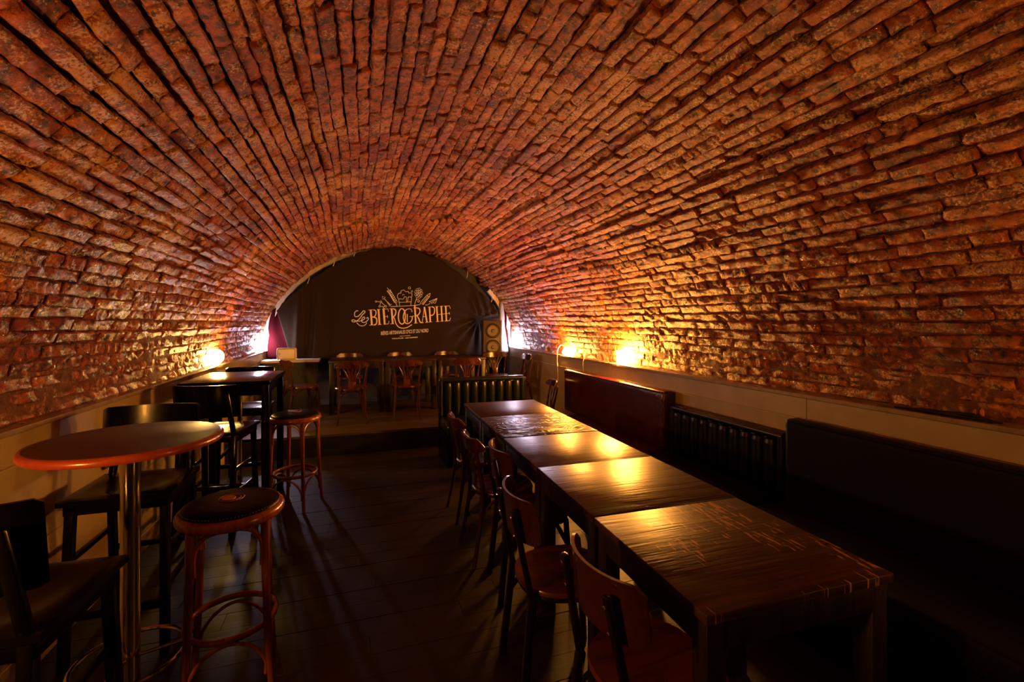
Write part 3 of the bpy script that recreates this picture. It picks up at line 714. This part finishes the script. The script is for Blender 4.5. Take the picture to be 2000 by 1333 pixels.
def back_panel(bm, hw, z0, z1, y0, sag, lean, th, rc=0.03, n=18, m_=8):
    """curved plate, hollow side to the front (+y)"""
    cols = []
    for i in range(n+1):
        u = -1+2*i/n; x = hw*sin(u*1.15)/sin(1.15); y = y0 + sag*(1-cos(u*1.15))/(1-cos(1.15))
        e = max(0, (abs(x)-(hw-rc))/rc); cut = rc*(1-sqrt(max(0, 1-e*e)))
        za, zb = z0+cut*0.6, z1-cut; col = []
        for j in range(m_+1):
            z = za+(zb-za)*j/m_; yy = y - (z-z0)*lean
            col.append((Vector((x, yy, z)), Vector((-sin(u*1.15*0.6), cos(u*0.6), 0)).normalized()))
        cols.append(col)
    F = [[bm.verts.new(p+nn*th/2) for p, nn in c] for c in cols]; B = [[bm.verts.new(p-nn*th/2) for p, nn in c] for c in cols]
    for i in range(n):
        for j in range(m_):
            bm.faces.new((F[i][j], F[i+1][j], F[i+1][j+1], F[i][j+1])); bm.faces.new((B[i][j], B[i][j+1], B[i+1][j+1], B[i+1][j]))
        bm.faces.new((F[i][0], B[i][0], B[i+1][0], F[i+1][0])); bm.faces.new((F[i][m_], F[i+1][m_], B[i+1][m_], B[i][m_]))
    for j in range(m_):
        bm.faces.new((F[0][j], F[0][j+1], B[0][j+1], B[0][j])); bm.faces.new((F[n][j], B[n][j], B[n][j+1], F[n][j+1]))
def sq(bm, p0, p1, a, b_=None, bev=0.004):
    """square bar from p0 to p1 (mostly vertical)"""
    p0, p1 = Vector(p0), Vector(p1); b_ = b_ or a; t = bmesh.new()
    bmesh.ops.create_cube(t, size=1)
    for v in t.verts:
        q = p1 if v.co.z > 0 else p0; v.co = Vector((q.x+v.co.x*a, q.y+v.co.y*b_, q.z))
    bmesh.ops.bevel(t, geom=t.edges[:], offset=bev, segments=2, profile=0.5, affect='EDGES'); merge(bm, t)
def rod(bm, p0, p1, r, seg=8): tube(bm, [p0, p1], r, seg)

def make_panel_chair(label):
    t = thing('bistro_chair', label, 'chair', group='plywood panel back chairs along the table row')
    b = NB(); plan_plate(b, seat_outline(0.40, 0.40), 0.445, 0.462, 0.006, 0.008); obj('seat', b, M['seat_ply'], t)
    b = NB(); n = 40; tube(b, [(x*0.93, y*0.93, 0.433) for x, y in seat_outline(0.40, 0.40)], 0.014, 8, closed=True, flat=(0.8, 1.1)); obj('seat_rail', b, M['chair_frame'], t)
    b = NB(); back_panel(b, 0.187, 0.655, 0.835, -0.232, 0.085, 0.12, 0.011); bp = obj('backrest', b, M['back_ply'], t)
    for s in (-1, 1):
        b = NB(); sq(b, (s*0.175, -0.225, 0), (s*0.150, -0.180, 0.44), 0.026, 0.032); sq(b, (s*0.150, -0.180, 0.43), (s*0.125, -0.252, 0.795), 0.028, 0.024, 0.006); obj('rear_leg', b, M['chair_frame'], t)
        b = NB(); sq(b, (s*0.175, 0.185, 0), (s*0.155, 0.155, 0.44), 0.028); obj('front_leg', b, M['chair_frame'], t)
        for z in (0.69, 0.765):
            b = NB(); lathe(b, [(0, 0.004), (0.005, 0.003), (0.007, 0)], 10, Matrix.Translation((s*0.128, -0.262+(0.765-z)*0.18, z)) @ Matrix.Rotation(pi/2, 4, 'X'))
            obj('screw', b, M['chrome'], t)
    b = NB(); tube(b, spline([(0.155*sx, 0.155*sy, 0.30) if e == 0 else ((0.10*sx, 0.10*sy, 0.41)) for sx, sy, e in [(-1, 1, 0), (-1, 1, 1), (1, 1, 1), (1, 1, 0)]], 6), 0.008, 8)
    tube(b, spline([(-0.16, 0.155, 0.30), (-0.13, 0.10, 0.40), (-0.13, -0.10, 0.40), (-0.165, -0.19, 0.30)], 6), 0.008, 8)
    tube(b, spline([(0.16, 0.155, 0.30), (0.13, 0.10, 0.40), (0.13, -0.10, 0.40), (0.165, -0.19, 0.30)], 6), 0.008, 8)
    tube(b, spline([(-0.16, -0.19, 0.30), (-0.10, -0.15, 0.40), (0.10, -0.15, 0.40), (0.16, -0.19, 0.30)], 6), 0.008, 8)
    obj('brace', b, M['chair_frame'], t)
    return t
def make_fan_chair(label, group):
    t = thing('bentwood_chair', label, 'chair', group=group)
    H = 0.45
    b = NB(); plan_plate(b, seat_outline(0.39, 0.39, p=2.2), H-0.008, H+0.006, 0.005, 0.006); obj('seat', b, M['seat_ply'], t)
    b = NB(); tube(b, [(x*0.99, y*0.99, H-0.014) for x, y in seat_outline(0.39, 0.39, p=2.2)], 0.017, 10, closed=True, flat=(0.8, 1.1)); obj('seat_ring', b, M['bentwood_chair'], t)
    # rear legs running up into the back posts
    for s in (-1, 1):
        b = NB(); tube(b, spline([(s*0.175, -0.245, 0), (s*0.158, -0.205, 0.22), (s*0.150, -0.180, 0.44), (s*0.163, -0.205, 0.60), (s*0.178, -0.232, 0.735)], 6), [0.013]*6+[0.015]*12+[0.012]*7, 10); obj('rear_leg', b, M['bentwood_chair'], t)
        b = NB(); tube(b, spline([(s*0.165, 0.19, 0), (s*0.150, 0.165, 0.22), (s*0.142, 0.150, 0.44)], 6), [0.011]*4+[0.013]*4+[0.016]*5, 10); obj('front_leg', b, M['bentwood_chair'], t)
    # crest rail: deep, curved, with cut corners
    b = NB(); n = 20; F, B = [], []
    for i in range(n+1):
        u = -1+2*i/n; x = 0.205*u; y = -0.252 + 0.075*u*u; c = max(0, abs(u)-0.72)/0.28
        z1 = 0.806 - 0.045*c + 0.004*cos(u*7); z0 = 0.722 - 0.008*(1-abs(u)) + 0.012*c; th = 0.020-0.006*c
        F.append([b.verts.new((x, y+th/2, z0)), b.verts.new((x, y+th/2-0.008, z1-0.006)), b.verts.new((x, y+th/2-0.016, z1))])
        B.append([b.verts.new((x, y-th/2, z0)), b.verts.new((x, y-th/2-0.016, z1-0.006)), b.verts.new((x, y-th/2-0.010, z1))])
    for i in range(n):
        for j in range(2):
            b.faces.new((F[i][j], F[i+1][j], F[i+1][j+1], F[i][j+1])); b.faces.new((B[i][j], B[i][j+1], B[i+1][j+1], B[i+1][j]))
        b.faces.new((F[i][0], B[i][0], B[i+1][0], F[i+1][0])); b.faces.new((F[i][2], F[i+1][2], B[i+1][2], B[i][2]))
    for i in (0, n): b.faces.new((F[i][0], F[i][1], F[i][2], B[i][2], B[i][1], B[i][0]))
    obj('crest_rail', b, M['bentwood_chair'], t)
    # fan splat: a solid foot with five blades that open upward
    b = NB(); box(b, (-0.045, -0.200, 0.455), (0.045, -0.188, 0.545), 0.004, Matrix.Translation((0, 0, 0))); obj('splat_foot', b, M['bentwood_dark'], t)
    for k in range(5):
        u = (k-2)/2; b = NB()
        tube(b, spline([(u*0.034, -0.194, 0.53), (u*0.060, -0.212, 0.62), (u*0.118, -0.245+0.02*u*u, 0.73)], 5), 0.010, 8, flat=(1.0, 0.5)); obj('splat_blade', b, M['bentwood_chair'], t)
    b = NB()
    tube(b, spline([(-0.152, -0.185, 0.30), (-0.12, -0.17, 0.37), (0, -0.165, 0.425), (0.12, -0.17, 0.37), (0.152, -0.185, 0.30)], 6), 0.009, 8)
    tube(b, spline([(-0.147, 0.158, 0.30), (-0.12, 0.14, 0.38), (0, 0.15, 0.425), (0.12, 0.14, 0.38), (0.147, 0.158, 0.30)], 6), 0.009, 8)
    for s in (-1, 1): tube(b, spline([(s*0.150, 0.155, 0.30), (s*0.145, 0.12, 0.38), (s*0.165, 0, 0.425), (s*0.145, -0.12, 0.38), (s*0.154, -0.185, 0.30)], 6), 0.009, 8)
    obj('brace', b, M['bentwood_chair'], t)
    return t
def make_bar_chair(label):
    t = thing('bar_chair', label, 'chair', group='black lacquered high bar chairs')
    H = 0.755
    b = NB(); box(b, (-0.20, -0.19, H-0.075), (0.20, 0.20, H-0.022), 0.006); obj('seat_frame', b, M['black_lacquer'], t)
    b = NB()                                                          # saddle seat with a round hollow
    n = 18; g = []
    for i in range(n+1):
        row = []
        for j in range(n+1):
            x, y = -0.215+0.43*i/n, -0.20+0.42*j/n; r = sqrt((x/0.165)**2+((y-0.005)/0.165)**2)
            z = H - 0.012*max(0, 1-r**4) - (0.004 if i in (0, n) or j in (0, n) else 0); row.append(b.verts.new((x, y, z)))
        g.append(row)
    for i in range(n):
        for j in range(n): b.faces.new((g[i][j], g[i+1][j], g[i+1][j+1], g[i][j+1]))
    r_ = bmesh.ops.extrude_face_region(b, geom=b.faces[:]); bmesh.ops.translate(b, vec=(0, 0, -0.022), verts=[v for v in r_['geom'] if isinstance(v, bmesh.types.BMVert)])
    obj('seat', b, M['black_lacquer'], t)
    b = NB(); back_panel(b, 0.215, 0.865, 1.100, -0.225, 0.060, 0.10, 0.014, rc=0.012); obj('backrest', b, M['black_lacquer'], t)
    for s in (-1, 1):
        b = NB(); sq(b, (s*0.185, -0.235, 0), (s*0.178, -0.175, H-0.02), 0.034, 0.036); sq(b, (s*0.178, -0.175, H-0.04), (s*0.155, -0.240, 1.045), 0.034, 0.026, 0.008); obj('rear_leg', b, M['black_lacquer'], t)
        b = NB(); sq(b, (s*0.190, 0.215, 0), (s*0.178, 0.175, H-0.02), 0.036); obj('front_leg', b, M['black_lacquer'], t)
        b = NB(); sq2 = [(s*0.184, -0.205, 0.30), (s*0.184, 0.195, 0.30)]; box(b, (s*0.184-0.010, -0.205, 0.285), (s*0.184+0.010, 0.198, 0.315), 0.003); box(b, (s*0.183-0.010, -0.20, 0.46), (s*0.183+0.010, 0.19, 0.485), 0.003); obj('side_stretcher', b, M['black_lacquer'], t)
    b = NB(); box(b, (-0.175, 0.195, 0.215), (0.175, 0.219, 0.25), 0.003); obj('foot_rail', b, M['black_lacquer'], t)
    b = NB(); box(b, (-0.175, -0.215, 0.345), (0.175, -0.197, 0.372), 0.003); obj('rear_stretcher', b, M['black_lacquer'], t)
    return t
bc = make_bar_chair('black bar chair cut by the left picture edge, facing the round table'); bc.location = (-0.975, 1.70, 0); bc.rotation_euler.z = R(-3)
for lab, x, y, rz in (('black bar chair behind the round table, its seat towards us', -1.05, 2.76, 180), ('black bar chair in front of the square high table, back towards us', -1.005, 3.99, -9), ('black bar chair on the far side of the square high table', -1.025, 4.98, 180)):
    c = copy_tree(bc); c['label'] = lab; c.location = (x, y, 0); c.rotation_euler.z = R(rz)

pc = make_panel_chair('panel back chair nearest to us at the table row')
for k, (lab, x, y, rz) in enumerate((('panel back chair nearest to us at the table row', 0.895, 1.24, -88), ('second panel back chair from the near end of the table row', 0.85, 1.845, -94), ('third panel back chair at the table row, next to the two bentwood ones', 0.975, 2.52, -96))):
    c = pc if k == 0 else copy_tree(pc); c['label'] = lab; c.location = (x, y, 0); c.rotation_euler.z = R(rz)
FG = 'bentwood chairs with fan splat'
fc = make_fan_chair('x', FG)
fans = [('chestnut bentwood chair at the table row, next to the third panel back chair', 0.93, 2.98, 0, -88), ('farthest bentwood chair of the table row, by the green booth seat', 0.955, 3.62, 0, -89),
    ('bentwood chair with its back to us on the platform, left of the middle', -0.085, 6.33, SZ, 3), ('bentwood chair with its back to us in the middle of the platform', 0.62, 6.40, SZ, -2),
    ('bentwood chair with its back to us, half hidden by the green booth seat', 1.42, 6.42, SZ, 4), ('bentwood chair at the left end of the platform tables, turned sideways', -0.72, 6.72, SZ, -62),
    ('bentwood chair behind the left platform table', -0.13, 7.61, SZ, 180), ('bentwood chair behind the middle platform table', 0.66, 7.60, SZ, 182), ('bentwood chair behind the right platform table', 1.43, 7.61, SZ, 178),
    ('bentwood chair below the loudspeaker, facing the room', 2.12, 7.10, SZ, 168), ('bentwood chair against the right wall of the platform, seen edge on', 2.27, 6.62, SZ, 92),
    ('bentwood chair tucked between the green booth seat and the red bench', 2.17, 5.45, 0, 82)]
for k, (lab, x, y, z, rz) in enumerate(fans):
    c = fc if k == 0 else copy_tree(fc); c['label'] = lab; c.location = (x, y, z); c.rotation_euler.z = R(rz)

# ================================================================== BENCHES
def bench(label, loc, rz, L, h, m, style, group=None, seat_d=0.46, bt=0.13, seat_cut=0.0):
    """local: runs along x, back at y=0 rising, seat towards -y"""
    t = thing('bench', label, 'bench', loc, rz, group)
    b = NB(); box(b, (-L/2+seat_cut, -seat_d-bt, 0.0), (L/2, -bt*0.2, 0.32), 0.006); obj('plinth', b, M['black_lacquer'], t)
    b = NB(); box(b, (-L/2+0.003+seat_cut, -seat_d-bt-0.015, 0.322), (L/2-0.003, -bt+0.02, 0.455), 0.035, seg=4); obj('seat_cushion', b, m, t)
    if style == 'channel':
        b = NB(); box(b, (-L/2, -bt*0.45, 0.30), (L/2, 0, h), 0.025, seg=3)
        ob = obj('backrest', b, m, t)
        n = max(6, int(round(L/0.115))); w = (L-0.10)/n
        b = NB()
        for k in range(n):      # upholstered flutes, each a soft vertical roll
            x = -L/2+0.05+w*(k+0.5)
            tube(b, [(x, -bt*0.45-0.004, z) for z in (0.46, 0.5, 0.62, 0.76, h-0.085, h-0.06, h-0.05)], [w*0.30, w*0.47, w*0.5, w*0.5, w*0.49, w*0.40, w*0.1], 12, flat=(1.0, 0.75))
        obj('fluted_padding', b, m, ob)
        b = NB(); tube(b, [(-L/2+0.01, -bt*0.42, h-0.028), (L/2-0.01, -bt*0.42, h-0.028)], 0.028, 10)
        tube(b, [(-L/2+0.022, -bt*0.45, 0.46), (-L/2+0.022, -bt*0.45, h-0.03)], 0.03, 10); tube(b, [(L/2-0.022, -bt*0.45, 0.46), (L/2-0.022, -bt*0.45, h-0.03)], 0.03, 10)
        obj('roll_edge', b, m, ob)
    else:
        b = NB(); t2 = bmesh.new(); nx_, nz_ = 60, 14
        box(b, (-L/2, -bt, 0.43), (L/2, -0.012, h), 0.03, seg=4)
        bmesh.ops.subdivide_edges(b, edges=[e for e in b.edges if e.calc_length() > 0.3], cuts=24, use_grid_fill=True)
        for v in b.verts:
            if v.co.z > h-0.06: v.co.z += 0.004*sin(v.co.x*31+1)*0.6; v.co.y += 0.004*sin(v.co.x*27)
        obj('backrest', b, m, t, ang=60)
        b = NB(); tube(b, [(-L/2+0.03, -bt+0.004, h-0.012), (L/2-0.03, -bt+0.004, h-0.012)], 0.006, 6); obj('piping', b, m, t)
        if style == 'back_board':
            b = NB(); box(b, (-L/2-0.012, -0.03, 0.0), (L/2+0.012, 0.0, h-0.012), 0.004); obj('back_board', b, M['black_lacquer'], t)
    return t
bench('green booth seat with fluted back, standing across the foot of the platform', (1.42, 5.38, 0), 0, 1.06, 0.895, M['green_vinyl'], 'channel')
bench('oxblood red bench along the right wall', (XR-0.012, 4.32, 0), -pi/2, 2.02, 0.95, M['red_vinyl'], 'plain', seat_cut=0.40)
bench('low dark green bench with fluted back between the red and the brown bench', (XR-0.012, 2.745, 0), -pi/2, 1.11, 0.845, M['green_vinyl'], 'channel')
bench('long plain dark brown bench nearest to us along the right wall', (XR-0.012, 0.93, 0), -pi/2, 2.42, 0.955, M['dark_vinyl'], 'plain')

# ================================================================== LOUDSPEAKER, SHELF, BOX
t = thing('loudspeaker', 'tall brown loudspeaker with two round drivers beside the banner', 'speaker', (2.19, 7.62, 0.985), R(-6))
b = NB(); box(b, (-0.16, -0.13, 0), (0.16, 0.13, 0.60), 0.008); obj('cabinet', b, M['cabinet'], t)
for z in (0.14, 0.42):
    mt_ = Matrix.Translation((0, -0.131, z)) @ Matrix.Rotation(pi/2, 4, 'X')
    b = NB(); lathe(b, [(0.086, 0.004), (0.118, 0.006), (0.130, 0.0), (0.118, 0.012), (0.100, 0.014), (0.088, 0.004)], 32, mt_); d_ = obj('driver', b, M['rubber'], t)
    b = NB(); lathe(b, [(0.09, 0.006), (0.034, 0.001), (0.030, 0.004)], 28, mt_); obj('cone', b, M['cone'], d_)
    b = NB(); lathe(b, [(0.032, 0.002), (0.024, 0.012), (0, 0.016)], 20, mt_); obj('dust_cap', b, M['rubber'], d_)
t = thing('speaker_shelf', 'dark low cabinet carrying the loudspeaker', 'cabinet', (2.19, 7.62, SZ))
b = NB(); box(b, (-0.22, -0.17, 0.0), (0.22, 0.17, 0.715), 0.005); box(b, (-0.235, -0.185, 0.715), (0.235, 0.18, 0.735), 0.004); obj('body', b, M['black_lacquer'], t)
b = NB(); box(b, (-0.205, -0.180, 0.02), (0.205, -0.171, 0.70), 0.004); obj('door', b, M['black_lacquer'], t)
t = thing('side_counter', 'narrow pale counter top at the left end of the platform', 'counter', (-0.90, 7.60, SZ))
b = NB(); box(b, (-0.45, -0.15, 0.70), (0.34, 0.17, 0.735), 0.004); obj('worktop', b, M['white_shelf'], t)
b = NB(); box(b, (-0.43, -0.11, 0.0), (0.30, 0.16, 0.70), 0.004); obj('body', b, M['dark_wall'], t)
t = thing('ivory_case', 'small ivory case with rounded corners standing on the pale counter', 'case', (-1.02, 7.58, SZ+0.735), R(-4))
b = NB(); box(b, (-0.135, -0.04, 0.0), (0.135, 0.04, 0.18), 0.022, seg=4); obj('shell', b, M['ivory'], t)
b = NB(); tube(b, [(x, -0.041, z) for x, z in [(-0.115, 0.02), (0.115, 0.02), (0.120, 0.03), (0.120, 0.155), (0.115, 0.165), (-0.115, 0.165), (-0.120, 0.155), (-0.120, 0.03)]], 0.003, 6, closed=True); obj('rim', b, M['cabinet'], t)
b = NB(); box(b, (-0.098, -0.046, 0.085), (-0.078, -0.040, 0.105), 0.002); obj('latch', b, M['chrome'], t)

# ================================================================== LAMPS ON THE LEDGES
def cord(pts, label, r=0.003, m='cord', plug=None):
    b = NB(); tube(b, spline(pts, 8), r, 7); o = obj('power_cord', b, M[m]); tag(o, label, 'cord')
    if plug is not None:
        b = NB(); box(b, (plug[0]-0.009, plug[1]-0.014, plug[2]-0.028), (plug[0]+0.009, plug[1]+0.014, plug[2]+0.028), 0.005); obj('inline_switch', b, M['cord'], o)
    return o
def globe_lamp(loc, r, m, label, name='globe_lamp'):
    t = thing(name, label, 'lamp', loc)
    b = NB(); lathe(b, [(0, 0), (r*0.55, 0), (r*0.6, 0.006), (r*0.5, 0.014), (0, 0.014)], 24); obj('base', b, M['brass'], t)
    b = NB(); lathe(b, [(r*sin(pi*k/16), 0.012+r+(-r*cos(pi*k/16))) for k in range(17)], 32); obj('globe', b, m, t)
    b = NB(); 
    tube(b, [(r*1.01*cos(a*pi/14)*0.98, r*1.01*sin(a*pi/14)*0.98, 0.012+r*0.86+0.06*r*cos(a*pi/7)) for a in range(28)], 0.0014, 5, closed=True); obj('seam_band', b, M['brass'], t)
    return t
globe_lamp((XL-0.035, 5.50, ZL), 0.078, M['g_globe'], 'glowing opal globe lamp on the left ledge')
cord([(XL-0.02, 5.40, ZL+0.006), (XL+0.006, 5.38, ZL+0.010), (XL+0.016, 5.37, ZL-0.02), (XL+0.018, 5.365, 0.95), (XL+0.016, 5.36, 0.70), (XL+0.012, 5.36, 0.45)], 'cord dropping from the globe lamp down the left panelling')
# paper box lamp, tipped a little
t = thing('box_lamp', 'glowing square paper shade lamp on the right ledge above the red bench', 'lamp', (XR+0.055, 4.22, ZL), R(12))
b = NB(); box(b, (-0.045, -0.045, 0), (0.045, 0.045, 0.012), 0.003); obj('base', b, M['brass'], t)
b = NB(); 
tl_ = Matrix.Rotation(R(-5), 4, 'Y')
for s in (-1, 1):
    box(b, (-0.06, s*0.058-0.002, 0.012), (0.06, s*0.058+0.002, 0.15), 0, tl_); box(b, (s*0.058-0.002, -0.06, 0.012), (s*0.058+0.002, 0.06, 0.15), 0, tl_)
obj('shade', b, M['g_box'], t, smooth=False)
b = NB(); lathe(b, [(0.022*sin(pi*k/10), 0.165-0.022*cos(pi*k/10)) for k in range(11)], 16); lathe(b, [(0.008, 0.012), (0.008, 0.145), (0, 0.145)], 10); obj('bulb', b, M['g_glass'], t)
# tilted glass cup lamp
t = thing('glass_lamp', 'small tilted glowing glass lamp on the right ledge beyond the box lamp', 'lamp', (XR+0.045, 5.62, ZL))
tm = Matrix.Translation((0, 0, 0.055)) @ Matrix.Rotation(R(30), 4, 'Y') @ Matrix.Rotation(R(-20), 4, 'X')
b = NB(); lathe(b, [(0, 0), (0.04, 0), (0.042, 0.008), (0.012, 0.014), (0.008, 0.06), (0, 0.06)], 20); obj('base', b, M['brass'], t)
b = NB(); lathe(b, [(0.0, 0.055), (0.035, 0.05), (0.055, 0.02), (0.062, -0.03), (0.058, -0.032), (0.050, 0.015), (0.0, 0.045)], 24, tm); obj('shade', b, M['g_glass'], t)
cord([(XR+0.05, 5.66, ZL+0.11), (XR+0.01, 5.72, ZL+0.14), (XR-0.025, 5.76, ZL+0.09), (XR-0.035, 5.77, ZL-0.02), (XR-0.03, 5.78, 0.98), (XR-0.025, 5.77, 0.80), (XR-0.03, 5.78, 0.62)], 'pale cord with a small switch hanging from the glass lamp', plug=(XR-0.033, 5.775, 0.965))
cord([(XR+0.05, 4.55, ZL+0.006), (XR+0.03, 4.85, ZL+0.012), (XR+0.0, 4.98, ZL+0.022), (XR-0.022, 5.02, ZL-0.01), (XR-0.022, 5.03, 1.0), (XR-0.006, 5.03, 0.93)], 'pale cord looped over the ledge behind the red bench')
# tall white corner lamps, one on each side of the banner
for lab, x, y in (('white glowing tube lamp in the far left corner', XL-0.03, 7.86), ('white glowing tube lamp in the far right corner', XR+0.045, 7.80)):
    t = thing('corner_lamp', lab, 'lamp', (x, y, ZL), group='white lamps beside the banner')
    b = NB(); lathe(b, [(0, 0), (0.045, 0), (0.045, 0.01), (0, 0.012)], 20); obj('base', b, M['chrome'], t)
    b = NB(); lathe(b, [(0, 0.012), (0.038, 0.012), (0.040, 0.02), (0.040, 0.27), (0.036, 0.28), (0, 0.28)], 24); obj('shade', b, M['g_corner'], t)
# the ledge lamps that stand nearer than the frame shows
globe_lamp((XL-0.035, 0.9, ZL), 0.075, M['g_left'], 'globe lamp on the left ledge beside the viewer')
globe_lamp((XR+0.045, 0.25, ZL), 0.075, M['g_right'], 'globe lamp on the right ledge beside the viewer')

# black folded straps lying on the right ledge
o = NB(); 
for k in range(4): tube(o, spline([(XR+0.02+0.016*k, 1.20+0.04*k, ZL+0.009), (XR+0.018+0.014*k, 1.32, ZL+0.012+0.008*(k % 2)), (XR+0.03+0.010*k, 1.48, ZL+0.009), (XR+0.022+0.012*k, 1.62-0.03*k, ZL+0.008)], 6), 0.008, 8, flat=(1, 0.8))
tag(obj('strap_bundle', o, M['black_plastic']), 'black folded straps lying on the right ledge', 'strap')
